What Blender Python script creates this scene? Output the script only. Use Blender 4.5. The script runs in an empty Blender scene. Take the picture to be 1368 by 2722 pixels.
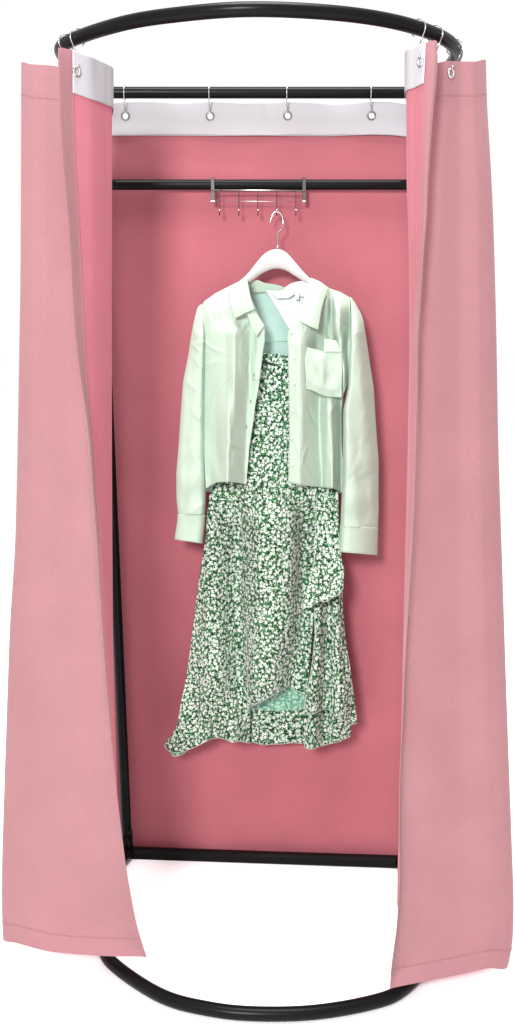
import bpy, bmesh, math, random
from mathutils import Vector, Matrix
random.seed(7)
C = bpy.context.scene.collection
PI = math.pi

# ---------------------------------------------------------------- camera model
F, TH, CZ, CD = 2911.0, 0.165, 1.434, 2.78      # focal (px of a 1368x2722 frame), tilt, height, distance
CS, SN = math.cos(TH), math.sin(TH)

def P(px, py, y):
    """photo point -> world point at depth y (metres, back posts stand at y=0)"""
    X = (px - 684) / F; U = (1361 - py) / F
    ry = CS + U * SN; t = (y + CD) / ry
    return Vector((X * t, y, CZ + (U * CS - SN) * t))
def PZ(px, py, z):
    X = (px - 684) / F; U = (1361 - py) / F
    t = (z - CZ) / (U * CS - SN)
    return Vector((X * t, -CD + (CS + U * SN) * t, z))
def proj(p):
    dy = p[1] + CD; dz = p[2] - CZ
    d = dy * CS - dz * SN; u = dy * SN + dz * CS
    return 684 + F * p[0] / d, 1361 - F * u / d

# ---------------------------------------------------------------- small maths
def lerp(a, b, t): return a + (b - a) * t
def interp(keys, x):
    if x <= keys[0][0]: return keys[0][1]
    for (a, va), (b, vb) in zip(keys, keys[1:]):
        if x <= b: return va if b == a else va + (vb - va) * (x - a) / (b - a)
    return keys[-1][1]
def resample(pts, n):
    """n points evenly spaced along a 2D/3D polyline"""
    pts = [Vector(p) for p in pts]
    s = [0.0]
    for a, b in zip(pts, pts[1:]): s.append(s[-1] + (b - a).length)
    out = []; j = 0
    for i in range(n):
        d = s[-1] * i / (n - 1)
        while j < len(s) - 2 and s[j + 1] < d: j += 1
        w = s[j + 1] - s[j]
        out.append(pts[j].lerp(pts[j + 1], 0 if w == 0 else min(1, (d - s[j]) / w)))
    return out
def smooth(pts, it=1):
    for _ in range(it):
        pts = [pts[0]] + [(a + b * 2 + c) / 4 for a, b, c in zip(pts, pts[1:], pts[2:])] + [pts[-1]]
    return pts
def catmull(ps, n, tens=0.5):
    """n samples per span through the control points"""
    out = []
    for i in range(len(ps) - 1):
        p1, p2 = ps[i], ps[i + 1]
        m1 = (p2 - ps[i - 1]) * tens if i else (p2 - p1) * tens
        m2 = (ps[i + 2] - p1) * tens if i + 2 < len(ps) else (p2 - p1) * tens
        for k in range(n):
            t = k / n; t2 = t * t; t3 = t2 * t
            out.append(p1 * (2*t3 - 3*t2 + 1) + m1 * (t3 - 2*t2 + t) + p2 * (-2*t3 + 3*t2) + m2 * (t3 - t2))
    out.append(ps[-1].copy())
    return out

# ---------------------------------------------------------------- objects
def tag(o, label, cat, group=None, kind=None):
    if label: o['label'] = label
    if cat: o['category'] = cat
    if group: o['group'] = group
    if kind: o['kind'] = kind
    return o
def empty(name, loc, label, cat, group=None):
    o = bpy.data.objects.new(name, None); C.objects.link(o); o.location = loc
    o.empty_display_size = 0.05
    return tag(o, label, cat, group)
def link(name, bm, mats, parent=None, smoothed=True):
    me = bpy.data.meshes.new(name); bm.normal_update(); bm.to_mesh(me); bm.free()
    if smoothed: me.polygons.foreach_set('use_smooth', [True] * len(me.polygons))
    for m in (mats if isinstance(mats, (list, tuple)) else [mats]): me.materials.append(m)
    o = bpy.data.objects.new(name, me); C.objects.link(o)
    if parent is not None:
        o.parent = parent
        o.matrix_parent_inverse = Matrix.Translation(-parent.location)
    return o

def tube_bm(bm, pts, r, nseg=10, caps=True, closed=False):
    pts = [Vector(p) for p in pts]; n = len(pts); rings = []
    nrm = None
    for i, p in enumerate(pts):
        if closed: t = pts[(i + 1) % n] - pts[i - 1]
        else: t = pts[min(i + 1, n - 1)] - pts[max(i - 1, 0)]
        t.normalize()
        if nrm is None:
            a = Vector((0, 0, 1)) if abs(t.z) < .9 else Vector((1, 0, 0))
            nrm = t.cross(a).normalized()
        else:
            nrm = (nrm - t * nrm.dot(t)).normalized()
        b = t.cross(nrm)
        rr = r(i / (n - 1)) if callable(r) else r
        rings.append([bm.verts.new(p + (nrm * math.cos(2*PI*k/nseg) + b * math.sin(2*PI*k/nseg)) * rr) for k in range(nseg)])
    m = n if closed else n - 1
    for i in range(m):
        A, B = rings[i], rings[(i + 1) % n]
        for k in range(nseg):
            bm.faces.new((A[k], A[(k + 1) % nseg], B[(k + 1) % nseg], B[k]))
    if caps and not closed:
        bm.faces.new(rings[0][::-1]); bm.faces.new(rings[-1])
def tube(name, pts, r, mat, parent=None, nseg=10, closed=False):
    bm = bmesh.new(); tube_bm(bm, pts, r, nseg, closed=closed); bmesh.ops.recalc_face_normals(bm, faces=bm.faces)
    return link(name, bm, mat, parent)
def box_bm(bm, c, s, bev=0.0):
    r = bmesh.ops.create_cube(bm, size=1.0)
    for v in r['verts']: v.co = Vector(c) + Vector((v.co.x * s[0], v.co.y * s[1], v.co.z * s[2]))
    if bev:
        es = list({e for v in r['verts'] for e in v.link_edges})
        bmesh.ops.bevel(bm, geom=es, offset=bev, segments=2, profile=.5, affect='EDGES')

def grid_bm(G, uv_off=(0, 0), flip=False):
    """rows of points -> quad sheet, uv in metres measured along the cloth"""
    bm = bmesh.new(); uvl = bm.loops.layers.uv.new('UVMap')
    nv, nu = len(G), len(G[0])
    V = [[bm.verts.new(p) for p in row] for row in G]
    UV = []
    for row in G:
        s = [0.0]
        for a, b in zip(row, row[1:]): s.append(s[-1] + (b - a).length)
        mid = s[len(s) // 2]; cx = row[len(row) // 2].x
        UV.append([(cx + q - mid + uv_off[0], p.z + uv_off[1]) for q, p in zip(s, row)])
    for i in range(nv - 1):
        for j in range(nu - 1):
            idx = [(i, j), (i + 1, j), (i + 1, j + 1), (i, j + 1)]
            if flip: idx = idx[::-1]
            f = bm.faces.new([V[a][b] for a, b in idx])
            for l, (a, b) in zip(f.loops, idx): l[uvl].uv = UV[a][b]
    return bm
def sheet(name, G, mats, parent=None, th=0.0012, flip=False, uv_off=(0, 0), inner=0, split=None):
    o = link(name, grid_bm(G, uv_off, flip), mats, parent)
    if split:                                # same cloth from column 'split' on, transmitted glow put into the colour
        for k, f in enumerate(o.data.polygons): f.material_index = int(k % (len(G[0]) - 1) >= split)
    if th is None: return o            # single cloth, light passes through it once
    m = o.modifiers.new('thickness', 'SOLIDIFY'); m.thickness = th; m.offset = -1.0
    m.material_offset = inner; m.use_rim = True
    return o

def coons(T, B, L, R, nu, nv, depth, sm=1):
    T = smooth(resample(T, nu), sm); B = smooth(resample(B, nu), sm)
    L = smooth(resample(L, nv), sm); R = smooth(resample(R, nv), sm)
    G = []
    for i in range(nv):
        v = i / (nv - 1); row = []
        for j in range(nu):
            u = j / (nu - 1)
            p = T[j]*(1-v) + B[j]*v + L[i]*(1-u) + R[i]*u - (T[0]*((1-u)*(1-v)) + T[-1]*(u*(1-v)) + B[0]*((1-u)*v) + B[-1]*(u*v))
            row.append(P(p.x, p.y, depth(p.x, p.y, u, v)))
        G.append(row)
    return G
def profile(rows, soft=5):
    """fold relief: rows of (py, [(px, millimetres towards the viewer)...]) -> metres"""
    def at(px, py):
        if py <= rows[0][0]: return interp(rows[0][1], px)
        for (a, ka), (b, kb) in zip(rows, rows[1:]):
            if py <= b:
                t = (py - a) / (b - a); t = t * t * (3 - 2 * t)
                return interp(ka, px) * (1 - t) + interp(kb, px) * t
        return interp(rows[-1][1], px)
    def f(px, py):
        return sum(at(px + d * soft, py) * w for d, w in ((-1.5, .15), (-.7, .22), (0, .26), (.7, .22), (1.5, .15))) / 1000
    return f
def barrel(name, L, R, nv, nu, yc, tf, tb, mat, parent=None, peak=0.5, power=.5, extra=None, uv_off=(0, 0), cap=True):
    """closed cloth tube between two outlines, front peak placed at 'peak'"""
    L = smooth(resample(L, nv), 2); R = smooth(resample(R, nv), 2)
    bm = bmesh.new(); uvl = bm.loops.layers.uv.new('UVMap'); rings = []; uvs = []
    def hump(u):
        u = u / peak * .5 if u < peak else .5 + (u - peak) / (1 - peak) * .5
        return max(0.0, 1 - (2 * u - 1) ** 2) ** power
    for i in range(nv):
        v = i / (nv - 1); ring = []; uv = []
        y0 = yc(v) if callable(yc) else yc
        f = tf(v) if callable(tf) else tf; b = tb(v) if callable(tb) else tb
        for j in range(2 * nu):
            a = j / nu
            if a <= 1:
                u = (1 - math.cos(a * PI)) / 2; s = -f * hump(u)
                q = L[i].lerp(R[i], u)
                if extra: s -= extra(q.x, q.y) * min(1, hump(u) * 1.6)
            else:
                u = (1 - math.cos((2 - a) * PI)) / 2; s = b * max(0, 1 - (2 * u - 1) ** 2) ** .5
                q = L[i].lerp(R[i], u)
            p = P(q.x, q.y, y0 + s); ring.append(bm.verts.new(p))
            uv.append((p.x * 1.08 + uv_off[0] + (a > 1) * .5, p.z + uv_off[1]))
        rings.append(ring); uvs.append(uv)
    n = 2 * nu
    for i in range(nv - 1):
        for j in range(n):
            idx = [(i, j), (i + 1, j), (i + 1, (j + 1) % n), (i, (j + 1) % n)]
            fc = bm.faces.new([rings[a][b] for a, b in idx])
            for l, (a, b) in zip(fc.loops, idx): l[uvl].uv = uvs[a][b]
    if cap:
        bm.faces.new(rings[0]); bm.faces.new(rings[-1][::-1])
    bmesh.ops.recalc_face_normals(bm, faces=bm.faces)
    return link(name, bm, mat, parent)

# ---------------------------------------------------------------- materials
def mat(name, base, rough=.6, spec=.3, metal=0.0, sheen=0.0):
    m = bpy.data.materials.new(name); m.use_nodes = True
    nt = m.node_tree; b = nt.nodes['Principled BSDF']
    b.inputs['Base Color'].default_value = (*base, 1); b.inputs['Roughness'].default_value = rough
    b.inputs['Specular IOR Level'].default_value = spec; b.inputs['Metallic'].default_value = metal
    if sheen:
        b.inputs['Sheen Weight'].default_value = sheen; b.inputs['Sheen Roughness'].default_value = .5
    return m, nt, b
def N(nt, typ, **kw):
    n = nt.nodes.new(typ)
    for k, v in kw.items(): setattr(n, k, v)
    return n
def weave(m, nt, b, base, scale=(420, 420, 120), amt=.05, bump=.06, trans=0.0, tcol=None, blotch=.05, wrinkle=0.0):
    tc = N(nt, 'ShaderNodeTexCoord')
    mp = N(nt, 'ShaderNodeMapping'); mp.inputs['Scale'].default_value = scale
    n1 = N(nt, 'ShaderNodeTexNoise'); n1.inputs['Scale'].default_value = 1; n1.inputs['Detail'].default_value = 2
    mp2 = N(nt, 'ShaderNodeMapping'); mp2.inputs['Scale'].default_value = (scale[2], scale[2], scale[0])
    n2 = N(nt, 'ShaderNodeTexNoise'); n2.inputs['Scale'].default_value = 1; n2.inputs['Detail'].default_value = 2
    nb = N(nt, 'ShaderNodeTexNoise'); nb.inputs['Scale'].default_value = 7; nb.inputs['Detail'].default_value = 3
    L = nt.links.new
    L(tc.outputs['Object'], mp.inputs['Vector']); L(tc.outputs['Object'], mp2.inputs['Vector'])
    L(mp.outputs[0], n1.inputs['Vector']); L(mp2.outputs[0], n2.inputs['Vector']); L(tc.outputs['Object'], nb.inputs['Vector'])
    ad = N(nt, 'ShaderNodeMath', operation='ADD'); L(n1.outputs['Fac'], ad.inputs[0]); L(n2.outputs['Fac'], ad.inputs[1])
    mr = N(nt, 'ShaderNodeMapRange'); mr.inputs['From Min'].default_value = .6; mr.inputs['From Max'].default_value = 1.4
    mr.inputs['To Min'].default_value = 1 - amt; mr.inputs['To Max'].default_value = 1 + amt
    L(ad.outputs[0], mr.inputs['Value'])
    mb = N(nt, 'ShaderNodeMapRange'); mb.inputs['From Min'].default_value = .3; mb.inputs['From Max'].default_value = .7
    mb.inputs['To Min'].default_value = 1 - blotch; mb.inputs['To Max'].default_value = 1 + blotch
    L(nb.outputs['Fac'], mb.inputs['Value'])
    mu = N(nt, 'ShaderNodeMath', operation='MULTIPLY'); L(mr.outputs[0], mu.inputs[0]); L(mb.outputs[0], mu.inputs[1])
    vm = N(nt, 'ShaderNodeVectorMath', operation='SCALE'); vm.inputs[0].default_value = base; L(mu.outputs[0], vm.inputs['Scale'])
    L(vm.outputs[0], b.inputs['Base Color'])
    bp = N(nt, 'ShaderNodeBump'); bp.inputs['Strength'].default_value = bump; bp.inputs['Distance'].default_value = .001
    L(ad.outputs[0], bp.inputs['Height']); L(bp.outputs[0], b.inputs['Normal'])
    if wrinkle:                       # soft crumple of washed cotton
        mw = N(nt, 'ShaderNodeMapping'); mw.inputs['Scale'].default_value = (24, 24, 13); mw.inputs['Rotation'].default_value = (0, .35, 0)
        nw = N(nt, 'ShaderNodeTexNoise'); nw.inputs['Scale'].default_value = 1; nw.inputs['Detail'].default_value = 3; nw.inputs['Distortion'].default_value = .3
        L(tc.outputs['Object'], mw.inputs['Vector']); L(mw.outputs[0], nw.inputs['Vector'])
        b2 = N(nt, 'ShaderNodeBump'); b2.inputs['Strength'].default_value = wrinkle; b2.inputs['Distance'].default_value = .006
        L(nw.outputs['Fac'], b2.inputs['Height']); L(b2.outputs[0], bp.inputs['Normal'])
    if trans:
        t = N(nt, 'ShaderNodeBsdfTranslucent'); t.inputs['Color'].default_value = (*(tcol or base), 1)
        mx = N(nt, 'ShaderNodeMixShader'); mx.inputs[0].default_value = trans
        out = nt.nodes['Material Output']
        L(b.outputs[0], mx.inputs[1]); L(t.outputs[0], mx.inputs[2]); L(mx.outputs[0], out.inputs['Surface'])
    return m
PINK = (.268, .143, .149)
pink = weave(*mat('pink_linen', PINK, .85, .15, sheen=.15), PINK, amt=.08, bump=.1, trans=.25, tcol=(.70, .20, .29))
PINK_GLOW = (.425, .165, .195)  # same linen on the inner faces, light glowing through it painted into the colour
pink_glow = weave(*mat('pink_linen_glow', PINK_GLOW, .85, .12, sheen=.1), PINK_GLOW, amt=.07, bump=.1, trans=.36, tcol=(.90, .18, .28))
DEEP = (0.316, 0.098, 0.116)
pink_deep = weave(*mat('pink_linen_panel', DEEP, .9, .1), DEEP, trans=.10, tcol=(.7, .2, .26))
white_band = weave(*mat('white_lining', (0.352, 0.342, 0.358), .8, .15), (0.352, 0.342, 0.358), amt=.015, bump=.02, blotch=.02)
MINT = (.362, .465, .372)
mint = weave(*mat('mint_cotton', MINT, .85, .10, sheen=.1), MINT, scale=(600, 600, 150), amt=.02, bump=.03, blotch=.02, trans=.10, tcol=(.35, .6, .36), wrinkle=.22)
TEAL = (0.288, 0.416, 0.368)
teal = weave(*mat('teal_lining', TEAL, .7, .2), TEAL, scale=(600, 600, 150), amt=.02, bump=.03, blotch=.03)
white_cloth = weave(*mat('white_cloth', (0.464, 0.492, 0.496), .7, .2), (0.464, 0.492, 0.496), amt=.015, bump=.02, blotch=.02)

def steel_black():
    m, nt, b = mat('black_powder_coat', (.004, .004, .0042), .35, .075)
    tc = N(nt, 'ShaderNodeTexCoord'); n = N(nt, 'ShaderNodeTexNoise'); n.inputs['Scale'].default_value = 160
    r = N(nt, 'ShaderNodeMapRange'); r.inputs['To Min'].default_value = .25; r.inputs['To Max'].default_value = .36
    nt.links.new(tc.outputs['Object'], n.inputs['Vector']); nt.links.new(n.outputs['Fac'], r.inputs['Value'])
    nt.links.new(r.outputs[0], b.inputs['Roughness'])
    return m
black = steel_black()
def chrome_mat():
    m, nt, b = mat('bright_steel', (.50, .49, .49), .22, .5, metal=1.0)
    n = N(nt, 'ShaderNodeTexNoise'); n.inputs['Scale'].default_value = 300
    r = N(nt, 'ShaderNodeMapRange'); r.inputs['To Min'].default_value = .15; r.inputs['To Max'].default_value = .32
    nt.links.new(n.outputs['Fac'], r.inputs['Value']); nt.links.new(r.outputs[0], b.inputs['Roughness'])
    return m
chrome = chrome_mat()
dark_steel = mat('dark_steel', (.045, .043, .041), .45, .4, metal=1.0)[0]
rackwire = mat('rack_wire', (.42, .40, .39), .35, .5, metal=1.0)[0]
eyelet_steel = mat('eyelet_steel', (.16, .155, .16), .30, .5, metal=1.0)[0]
hanger_white = weave(*mat('white_lacquer', (0.376, 0.372, 0.360), .35, .4), (0.376, 0.372, 0.360), scale=(60, 60, 60), amt=.01, bump=.01, blotch=.02)
button_mat = weave(*mat('button_white', (0.464, 0.496, 0.456), .3, .5), (0.464, 0.496, 0.456), scale=(900, 900, 900), amt=.04, bump=.02)
ink = mat('label_ink', (.08, .08, .085), .7, .2)[0]
floor_mat, fnt, fb = mat('white_studio_floor', (.95, .95, .95), .6, .1)
fn = N(fnt, 'ShaderNodeTexNoise'); fn.inputs['Scale'].default_value = 3
fr = N(fnt, 'ShaderNodeMapRange'); fr.inputs['To Min'].default_value = .55; fr.inputs['To Max'].default_value = .7
fnt.links.new(fn.outputs['Fac'], fr.inputs['Value']); fnt.links.new(fr.outputs[0], fb.inputs['Roughness'])

def floral(name, tint=None):
    """ditsy print: five-petal white flowers, specks and leaves on deep green, laid out in cloth coordinates"""
    m, nt, b = mat(name, (.5, .5, .5), .8, .15, sheen=.05)
    L = nt.links.new
    uv = N(nt, 'ShaderNodeUVMap'); uv.uv_map = 'UVMap'
    def math_(op, a, c=None, clamp=False):
        n = N(nt, 'ShaderNodeMath', operation=op); n.use_clamp = clamp
        for k, v in enumerate((a, c)):
            if v is None: continue
            if isinstance(v, (int, float)): n.inputs[k].default_value = v
            else: L(v, n.inputs[k])
        return n.outputs[0]
    def flowers(scale, off, rad, amp, petals, rnd=.85):
        mp = N(nt, 'ShaderNodeMapping'); mp.inputs['Scale'].default_value = (scale,) * 3; mp.inputs['Location'].default_value = off
        L(uv.outputs[0], mp.inputs['Vector'])
        vo = N(nt, 'ShaderNodeTexVoronoi', voronoi_dimensions='2D'); vo.inputs['Scale'].default_value = 1; vo.inputs['Randomness'].default_value = rnd
        L(mp.outputs[0], vo.inputs['Vector'])
        sub = N(nt, 'ShaderNodeVectorMath', operation='SUBTRACT'); L(mp.outputs[0], sub.inputs[0]); L(vo.outputs['Position'], sub.inputs[1])
        sx = N(nt, 'ShaderNodeSeparateXYZ'); L(sub.outputs[0], sx.inputs[0])
        col = N(nt, 'ShaderNodeSeparateColor'); L(vo.outputs['Color'], col.inputs[0])
        ang = math_('ADD', math_('MULTIPLY', math_('ARCTAN2', sx.outputs[1], sx.outputs[0]), petals), math_('MULTIPLY', col.outputs[0], 6.28))
        r = math_('ADD', math_('MULTIPLY', math_('COSINE', ang), amp), rad)
        r = math_('MULTIPLY', r, math_('ADD', math_('MULTIPLY', col.outputs[1], .45), .75))
        d = vo.outputs['Distance']
        mask = math_('MULTIPLY', math_('SUBTRACT', r, d), 18, True)
        return mask, d, col
    f1, d1, c1 = flowers(86, (0, 0, 0), .30, .12, 5)
    f2, d2, c2 = flowers(140, (3.3, 7.7, 0), .30, .09, 5)
    f3, d3, c3 = flowers(260, (11.1, 2.2, 0), .30, .03, 2, 1.0)
    eye = math_('SUBTRACT', 1, math_('MULTIPLY', math_('SUBTRACT', .11, d1), 14, True))
    keep2 = math_('GREATER_THAN', c2.outputs[2], .66); keep3 = math_('GREATER_THAN', c3.outputs[2], .52)
    f2 = math_('MULTIPLY', f2, keep2); f3 = math_('MULTIPLY', f3, keep3)
    # ground: deep green with leafy mid green
    mp = N(nt, 'ShaderNodeMapping'); mp.inputs['Scale'].default_value = (150, 150, 150); L(uv.outputs[0], mp.inputs['Vector'])
    nz = N(nt, 'ShaderNodeTexNoise'); nz.inputs['Scale'].default_value = 1; nz.inputs['Detail'].default_value = 2; L(mp.outputs[0], nz.inputs['Vector'])
    g = N(nt, 'ShaderNodeMix', data_type='RGBA'); g.inputs['A'].default_value = (.004, .012, .008, 1); g.inputs['B'].default_value = (.028, .15, .04, 1)
    L(math_('MULTIPLY', math_('SUBTRACT', nz.outputs['Fac'], .45), 6, True), g.inputs['Factor'])
    def over(base, mask, colr):
        x = N(nt, 'ShaderNodeMix', data_type='RGBA'); L(base, x.inputs['A']); L(mask, x.inputs['Factor'])
        if isinstance(colr, tuple): x.inputs['B'].default_value = colr
        else: L(colr, x.inputs['B'])
        return x.outputs['Result']
    c = over(g.outputs['Result'], f3, (0.396, 0.516, 0.396, 1))
    c = over(c, f2, (0.499, 0.568, 0.499, 1))
    pet = N(nt, 'ShaderNodeMix', data_type='RGBA'); pet.inputs['A'].default_value = (0.560, 0.560, 0.551, 1); pet.inputs['B'].default_value = (0.432, 0.544, 0.448, 1)
    L(c1.outputs[2], pet.inputs['Factor'])
    c = over(c, f1, pet.outputs['Result'])
    c = over(c, math_('SUBTRACT', 1, eye), (.16, .16, .14, 1))
    if tint:
        c = over(c, tint[3], (*tint[:3], 1)) if False else _mixc(nt, c, tint)
    L(c, b.inputs['Base Color'])
    nb = N(nt, 'ShaderNodeTexNoise'); nb.inputs['Scale'].default_value = 90; nb.inputs['Detail'].default_value = 3; L(uv.outputs[0], nb.inputs['Vector'])
    bp = N(nt, 'ShaderNodeBump'); bp.inputs['Strength'].default_value = .35; bp.inputs['Distance'].default_value = .003
    L(nb.outputs['Fac'], bp.inputs['Height']); L(bp.outputs[0], b.inputs['Normal'])
    return m
def _mixc(nt, c, tint):
    x = N(nt, 'ShaderNodeMix', data_type='RGBA'); x.inputs['Factor'].default_value = tint[3]
    nt.links.new(c, x.inputs['A']); x.inputs['B'].default_value = (*tint[:3], 1)
    return x.outputs['Result']
floral_out = floral('floral_print')
floral_in = floral('floral_reverse', (.16, .42, .30, .45))

# ---------------------------------------------------------------- floor
bm = bmesh.new(); bmesh.ops.create_grid(bm, x_segments=8, y_segments=8, size=60)
fl = link('floor', bm, floor_mat); fl['kind'] = 'structure'; fl['label'] = 'plain white studio floor under the fitting room'

# ---------------------------------------------------------------- frame
RT = .0133
frame = empty('changing_room_frame', (0, -.3, 0), 'black tubular steel frame of the pop up fitting room with rounded rails', 'frame')
def V2(pts, z): return [Vector((x, y, z)) for x, y in pts]
rail_pts = catmull(V2([(-.392, .0), (-.409, -.16), (-.409, -.32), (-.388, -.455), (-.259, -.600), (-.135, -.668), (-.006, -.698), (.144, -.673), (.262, -.612), (.358, -.512), (.409, -.402), (.418, -.28), (.410, -.14), (.392, .0)], 2.0), 12)
ring_pts = catmull(V2([(-.352, .045), (-.392, -.12), (-.385, -.29), (-.358, -.435), (-.318, -.515), (-.206, -.625), (-.10, -.671), (0, -.687), (.118, -.682), (.237, -.650), (.310, -.606), (.378, -.50), (.412, -.34), (.405, -.16), (.384, -.017)], .0185), 12)
tube('top_rail', rail_pts, RT, black, frame, 20)
tube('base_ring', ring_pts, .0150, black, frame, 20)
def straight(name, a, b, r):
    a, b = Vector(a), Vector(b)
    return tube(name, [a.lerp(b, t / 20) for t in range(21)], r, black, frame, 20)
straight('top_bar', (-.392, .002, 2.0), (.392, .002, 2.0), .0137)
straight('hanging_bar', P(270, 491, .004), P(1100, 491, .004), .0125)
def sq_bar(name, a, b, w):
    a, b = Vector(a), Vector(b); bm = bmesh.new(); d = (b - a).normalized(); s = Vector((0, 0, 1)).cross(d).normalized() * w; t = Vector((0, 0, w))
    prof = [(-1, -.6), (-.6, -1), (.6, -1), (1, -.6), (1, .6), (.6, 1), (-.6, 1), (-1, .6)]
    A = [bm.verts.new(a + s * p + t * q) for p, q in prof]; B = [bm.verts.new(b + s * p + t * q) for p, q in prof]
    for k in range(8): bm.faces.new((A[k], A[(k + 1) % 8], B[(k + 1) % 8], B[k]))
    bm.faces.new(A); bm.faces.new(B); bmesh.ops.recalc_face_normals(bm, faces=bm.faces)
    return link(name, bm, black, frame, smoothed=False)
sq_bar('base_bar', P(338, 2268, .045), P(1085, 2292, -.015), .0150)
postL = (P(250, 240, .0), P(338.5, 2266, .035)); postR = (P(1117, 240, .0), P(1090, 2290, -.012))
for a, b in (postL, postR):
    straight('post', a, b, .0135)
    for q, h in ((b, .05), (a, .045)):
        d = (a - b).normalized() if q is b else (b - a).normalized()
        tube('post_collar', [q + d * (h * .35), q + d * h], .0158, black, frame, 18)
    q = a.lerp(b, .108); tube('bar_collar', [q + (b - a).normalized() * .02, q - (b - a).normalized() * .02], .0165, black, frame, 18)
# small locking screw seen low on the back left post
q = P(347, 2212, .016); bm = bmesh.new(); bmesh.ops.create_uvsphere(bm, u_segments=10, v_segments=6, radius=.006, matrix=Matrix.Translation(q)); link('locking_screw', bm, black, frame)

# ---------------------------------------------------------------- curtains
def column(keys, depth, nv):
    """a vertical thread of the curtain: photo points + depths -> nv world points"""
    if keys[0] == 'w':
        a, b = Vector(keys[1]), Vector(keys[2]); return [a.lerp(b, i / (nv - 1)) for i in range(nv)]
    k = [(p[1], p[0]) for p in keys]; y0, y1 = k[0][0], k[-1][0]
    dk = [(i / (len(depth) - 1), d) for i, d in enumerate(depth)]
    xs = [Vector((interp(k, lerp(y0, y1, i / (nv - 1))), 0, 0)) for i in range(nv)]
    xs = smooth(xs, 14)
    return [P(xs[i].x, lerp(y0, y1, i / (nv - 1)), interp(dk, i / (nv - 1))) for i in range(nv)]
NV = 150
def loft(cols, nsub, tens=.35):
    return [catmull([c[i] for c in cols], nsub, tens) for i in range(len(cols[0]))]
def rows_at(G, j):  return [row[j] for row in G]

def add_noise(G, amp, seed):
    rnd = random.Random(seed); ph = [(rnd.uniform(2, 9), rnd.uniform(1, 4), rnd.uniform(0, 6.28)) for _ in range(7)]
    nv, nu = len(G), len(G[0])
    for i in range(nv):
        for j in range(nu):
            u, v = j / nu, i / nv
            n = sum(math.sin(a * u * 3 + b * v * 7 + c) for a, b, c in ph) / 7
            G[i][j] = G[i][j] + Vector((0, amp * n * min(1, v * 3), 0))
    return G

def inset_patch(G, rng, jr, off, nv=26):
    """piece of the sheet from its top edge to fraction rng(j), lifted off by 'off'"""
    out = []
    j0, j1 = jr
    for k in range(nv):
        row = []
        for j in range(j0, j1 + 1):
            f = rng(j) * k / (nv - 1) * (len(G) - 1); i = min(int(f), len(G) - 2); t = f - i
            p = G[i][j].lerp(G[i + 1][j], t)
            ja, jb = max(j - 1, 0), min(j + 1, len(G[0]) - 1)
            n = (G[i + 1][j] - G[i][j]).cross(G[i][jb] - G[i][ja]).normalized()
            row.append(p + n * off + Vector((0, 0, .0012)))
        out.append(row)
    return out
def nearest(G, px, py):
    best = None
    for i, row in enumerate(G):
        for j, p in enumerate(row):
            q = proj(p); d = (q[0] - px) ** 2 + (q[1] - py) ** 2
            if best is None or d < best[0]: best = (d, i, j)
    _, i, j = best; i = min(i, len(G) - 2); ja, jb = max(j - 1, 0), min(j + 1, len(G[0]) - 1)
    n = (G[i + 1][j] - G[i][j]).cross(G[i][jb] - G[i][ja]).normalized()
    if n.y > 0: n = -n
    return G[i][j], n
def eyelet(parent, p, n, R=.0082, r=.0022, m=None):
    n = n.normalized(); a = n.cross(Vector((0, 0, 1))).normalized(); b = n.cross(a)
    return tube('eyelet', [p + n * .0012 + (a * math.cos(2*PI*k/28) + b * math.sin(2*PI*k/28)) * R for k in range(28)], r, m or chrome, parent, 8, closed=True)
def seam(parent, pts, r=.0011, m=None): return tube('stitched_seam', pts, r, m or pink, parent, 6)

# left front curtain
outerL = [(247, 1320), (259, 1460), (268, 1620), (280, 1790), (298, 1990), (307, 2060), (309, 2106), (320, 2185), (333, 2301), (354, 2422), (364, 2475), (388, 2543)]
sh = lambda pts, d: [(x + d, y) for x, y in pts]
c0 = ('w', (-.415, -.30, 1.925), (-.50, -.25, .08))
c1 = [(58, 170), (57, 460), (56, 740), (52, 950), (48, 1200), (42, 1450), (28, 1650), (14, 2050), (6, 2300), (5, 2400), (10, 2488)]
c2 = [(84, 171), (82, 460), (82, 740), (82, 950), (80, 1200), (76, 1450), (66, 1650), (60, 2050), (56, 2300), (54, 2400), (48, 2508)]
c2b = [(122, 173), (118, 460), (122, 740), (126, 950), (130, 1200), (132, 1450), (130, 1650), (130, 2050), (130, 2300), (132, 2400), (140, 2531)]
c2c = [(150, 176), (150, 350), (162, 600), (176, 900), (190, 1200), (198, 1460), (206, 1700), (222, 2050), (232, 2250), (248, 2400), (270, 2541)]
c3 = [(168, 180), (172, 350), (188, 600), (205, 900), (228, 1150)] + sh(outerL, -12)
c4 = [(154, 128), (155, 250), (159, 350), (173, 510), (185, 640), (191, 770), (199, 900), (222, 1060), (236, 1150)] + outerL
c5 = [(190, 134), (191, 350), (199, 480), (208, 620), (216, 790), (224, 950), (232, 1060), (243, 1150), (253, 1320), (265, 1460), (273, 1620), (284, 1790), (300, 1990), (307, 2060), (305, 2200), (310, 2350), (330, 2490)]
c6 = [(240, 155), (243, 400), (250, 900), (262, 1300), (270, 1460), (280, 1620), (290, 1790), (302, 1990), (306, 2060), (300, 2200), (300, 2460)]
c7 = [(279, 170), (279, 500), (281, 900), (285, 1300), (290, 1600), (296, 1800), (304, 2000), (306, 2100), (300, 2250), (296, 2440)]
c8 = [(297, 192), (297, 600), (297, 1200), (298, 1400), (300, 1700), (305, 1900), (311, 2080), (309, 2200), (300, 2300), (295, 2400)]
c9 = ('w', (-.375, -.12, 1.93), (-.37, -.10, .07))
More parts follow.
